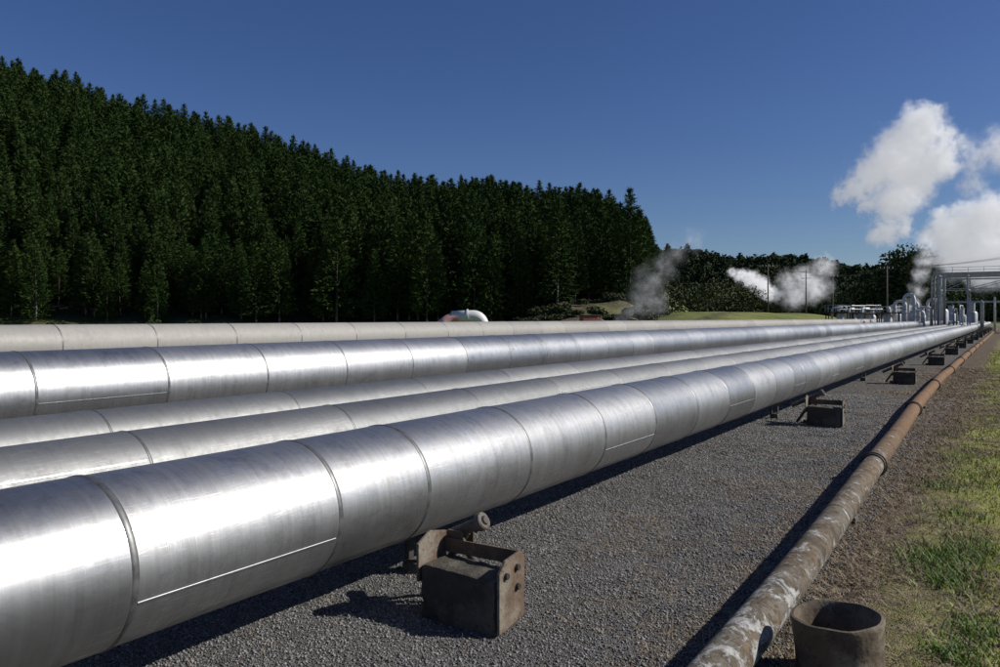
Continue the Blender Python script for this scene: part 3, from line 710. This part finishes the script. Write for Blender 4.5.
# ------------------------------------------------ steam (volumes with added emission)
import bmesh
ico=bpy.data.meshes.new('i'); bm=bmesh.new(); bmesh.ops.create_icosphere(bm,subdivisions=3,radius=1); bm.to_mesh(ico); bm.free()
IV=np.zeros(len(ico.vertices)*3); ico.vertices.foreach_get('co',IV); IV=IV.reshape(-1,3); IF=np.array([list(q.vertices) for q in ico.polygons])
bpy.data.meshes.remove(ico)
def m_vol(name,balls,dens,scatter_glow,warp,ns,edge,step):
    t=NT(name); g=t.pos()
    nv=t.noise(g,ns,8,.72,0,'Color')
    off=t.vm('SCALE',t.vm('SUBTRACT',nv,(.5,.5,.5)),(0,0,0),0,warp*2)
    p=t.vm('ADD',g,off); cur=None
    for c,r in balls:
        dd=t.vm('DISTANCE',p,tuple(float(q) for q in c),1)
        s=t.math('MULTIPLY_ADD',dd,-1/r,1.)
        cur=s if cur is None else t.math('MAXIMUM',cur,s)
    f=t.rng(cur,0,edge,0,1,False); f=t.math('POWER',f,1.7)
    n3=t.noise(g,ns*3.2,5,.65); f=t.math('MULTIPLY',f,t.rng(n3,.38,.62,.12,1.5))
    de=t.math('MULTIPLY',f,dens)
    v=t.n('ShaderNodeVolumePrincipled'); t.l(de,v.inputs['Density']); v.inputs['Color'].default_value=(1,1,1,1)
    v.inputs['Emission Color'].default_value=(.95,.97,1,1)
    t.l(t.math('MULTIPLY',de,scatter_glow),v.inputs['Emission Strength'])  # added emission imitates sunlight scattered many times inside the steam
    t.l(v.outputs[0],t.out.inputs['Volume'])
    try: t.m.cycles.volume_step_rate=step
    except Exception as e: print('step',e)
    return t.m
def cloud(name,balls,d,label,dens=.5,scatter_glow=.5,warp=3.,ns=.16,edge=.35,jd=.5,seed=0,vox=1.5,step=.5,gr=1.2):
    g=random.Random(seed); allb=[]
    for (u,v,rp) in balls:
        r=rp/800*d; c=np.array(W(u,v,d+g.uniform(-jd,jd)*r)); allb.append((c,r*gr))
    Vs=[];Fs=[];n=0
    for c,r in allb: Vs.append(IV*(r*1.03+warp*.4)+c); Fs.append(IF+n); n+=len(IV)
    o=obj(name,mesh(name,np.concatenate(Vs),np.concatenate(Fs),[m_vol(name+'_volume',allb,dens,scatter_glow,warp,ns,edge,step)],True))
    m=o.modifiers.new('r','REMESH'); m.mode='VOXEL'; m.voxel_size=vox
    tag(o,label,'steam',None,'stuff')
D=190
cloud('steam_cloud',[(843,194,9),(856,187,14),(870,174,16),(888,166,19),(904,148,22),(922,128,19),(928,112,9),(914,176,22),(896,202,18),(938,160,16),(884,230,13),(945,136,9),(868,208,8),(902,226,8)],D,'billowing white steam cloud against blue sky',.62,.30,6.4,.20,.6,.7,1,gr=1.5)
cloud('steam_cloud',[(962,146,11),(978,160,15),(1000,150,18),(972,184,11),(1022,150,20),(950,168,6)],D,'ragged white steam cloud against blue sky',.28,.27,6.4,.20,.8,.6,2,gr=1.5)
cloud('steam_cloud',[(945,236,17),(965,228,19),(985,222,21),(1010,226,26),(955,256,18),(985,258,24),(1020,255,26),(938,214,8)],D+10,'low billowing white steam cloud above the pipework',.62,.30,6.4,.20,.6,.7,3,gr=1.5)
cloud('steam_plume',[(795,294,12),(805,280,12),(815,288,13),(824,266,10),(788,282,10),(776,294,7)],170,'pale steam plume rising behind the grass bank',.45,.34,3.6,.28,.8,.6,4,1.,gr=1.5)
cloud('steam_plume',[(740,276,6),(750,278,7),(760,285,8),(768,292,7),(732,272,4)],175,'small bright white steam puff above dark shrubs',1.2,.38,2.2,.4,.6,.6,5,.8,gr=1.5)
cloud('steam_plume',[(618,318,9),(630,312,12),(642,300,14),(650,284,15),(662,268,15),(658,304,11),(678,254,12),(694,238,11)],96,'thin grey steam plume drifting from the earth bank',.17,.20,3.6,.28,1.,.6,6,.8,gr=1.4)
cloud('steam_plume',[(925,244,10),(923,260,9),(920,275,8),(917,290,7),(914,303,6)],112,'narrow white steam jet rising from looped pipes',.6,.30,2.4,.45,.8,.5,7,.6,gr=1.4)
# ------------------------------------------------ light, sky, camera
EL=math.radians(35); AZ=math.radians(30)
sd=Vector((math.cos(EL)*math.cos(AZ),math.cos(EL)*math.sin(AZ),math.sin(EL)))
L=bpy.data.lights.new('sun','SUN'); L.energy=4.9; L.angle=math.radians(.53); L.color=(1,.96,.89)
lo=bpy.data.objects.new('sun',L); COL.objects.link(lo); lo.rotation_euler=(-sd).to_track_quat('-Z','Y').to_euler(); lo.location=(30,10,30)
w=bpy.data.worlds.new('World'); scene.world=w; w.use_nodes=True; nt=w.node_tree
bg=nt.nodes['Background']; sk=nt.nodes.new('ShaderNodeTexSky'); sk.sky_type='NISHITA'; sk.sun_disc=False
sk.sun_elevation=EL; sk.sun_rotation=math.pi/2-AZ; sk.air_density=1.; sk.dust_density=.8; sk.ozone_density=5.; sk.altitude=1000
hs=nt.nodes.new('ShaderNodeHueSaturation'); hs.inputs['Hue'].default_value=.514; hs.inputs['Saturation'].default_value=1.13
nt.links.new(sk.outputs[0],hs.inputs['Color']); nt.links.new(hs.outputs[0],bg.inputs[0]); bg.inputs[1].default_value=.070
cam=bpy.data.cameras.new('camera'); cam.lens=28.8; cam.sensor_width=36; cam.shift_y=-.0155; cam.clip_end=9000; cam.clip_start=.05
co=bpy.data.objects.new('camera',cam); COL.objects.link(co); co.location=(0,0,CAMH); co.rotation_euler=(math.pi/2,0,YAW)
scene.camera=co
scene.view_settings.view_transform='Standard'; scene.view_settings.look='None'; scene.view_settings.exposure=0
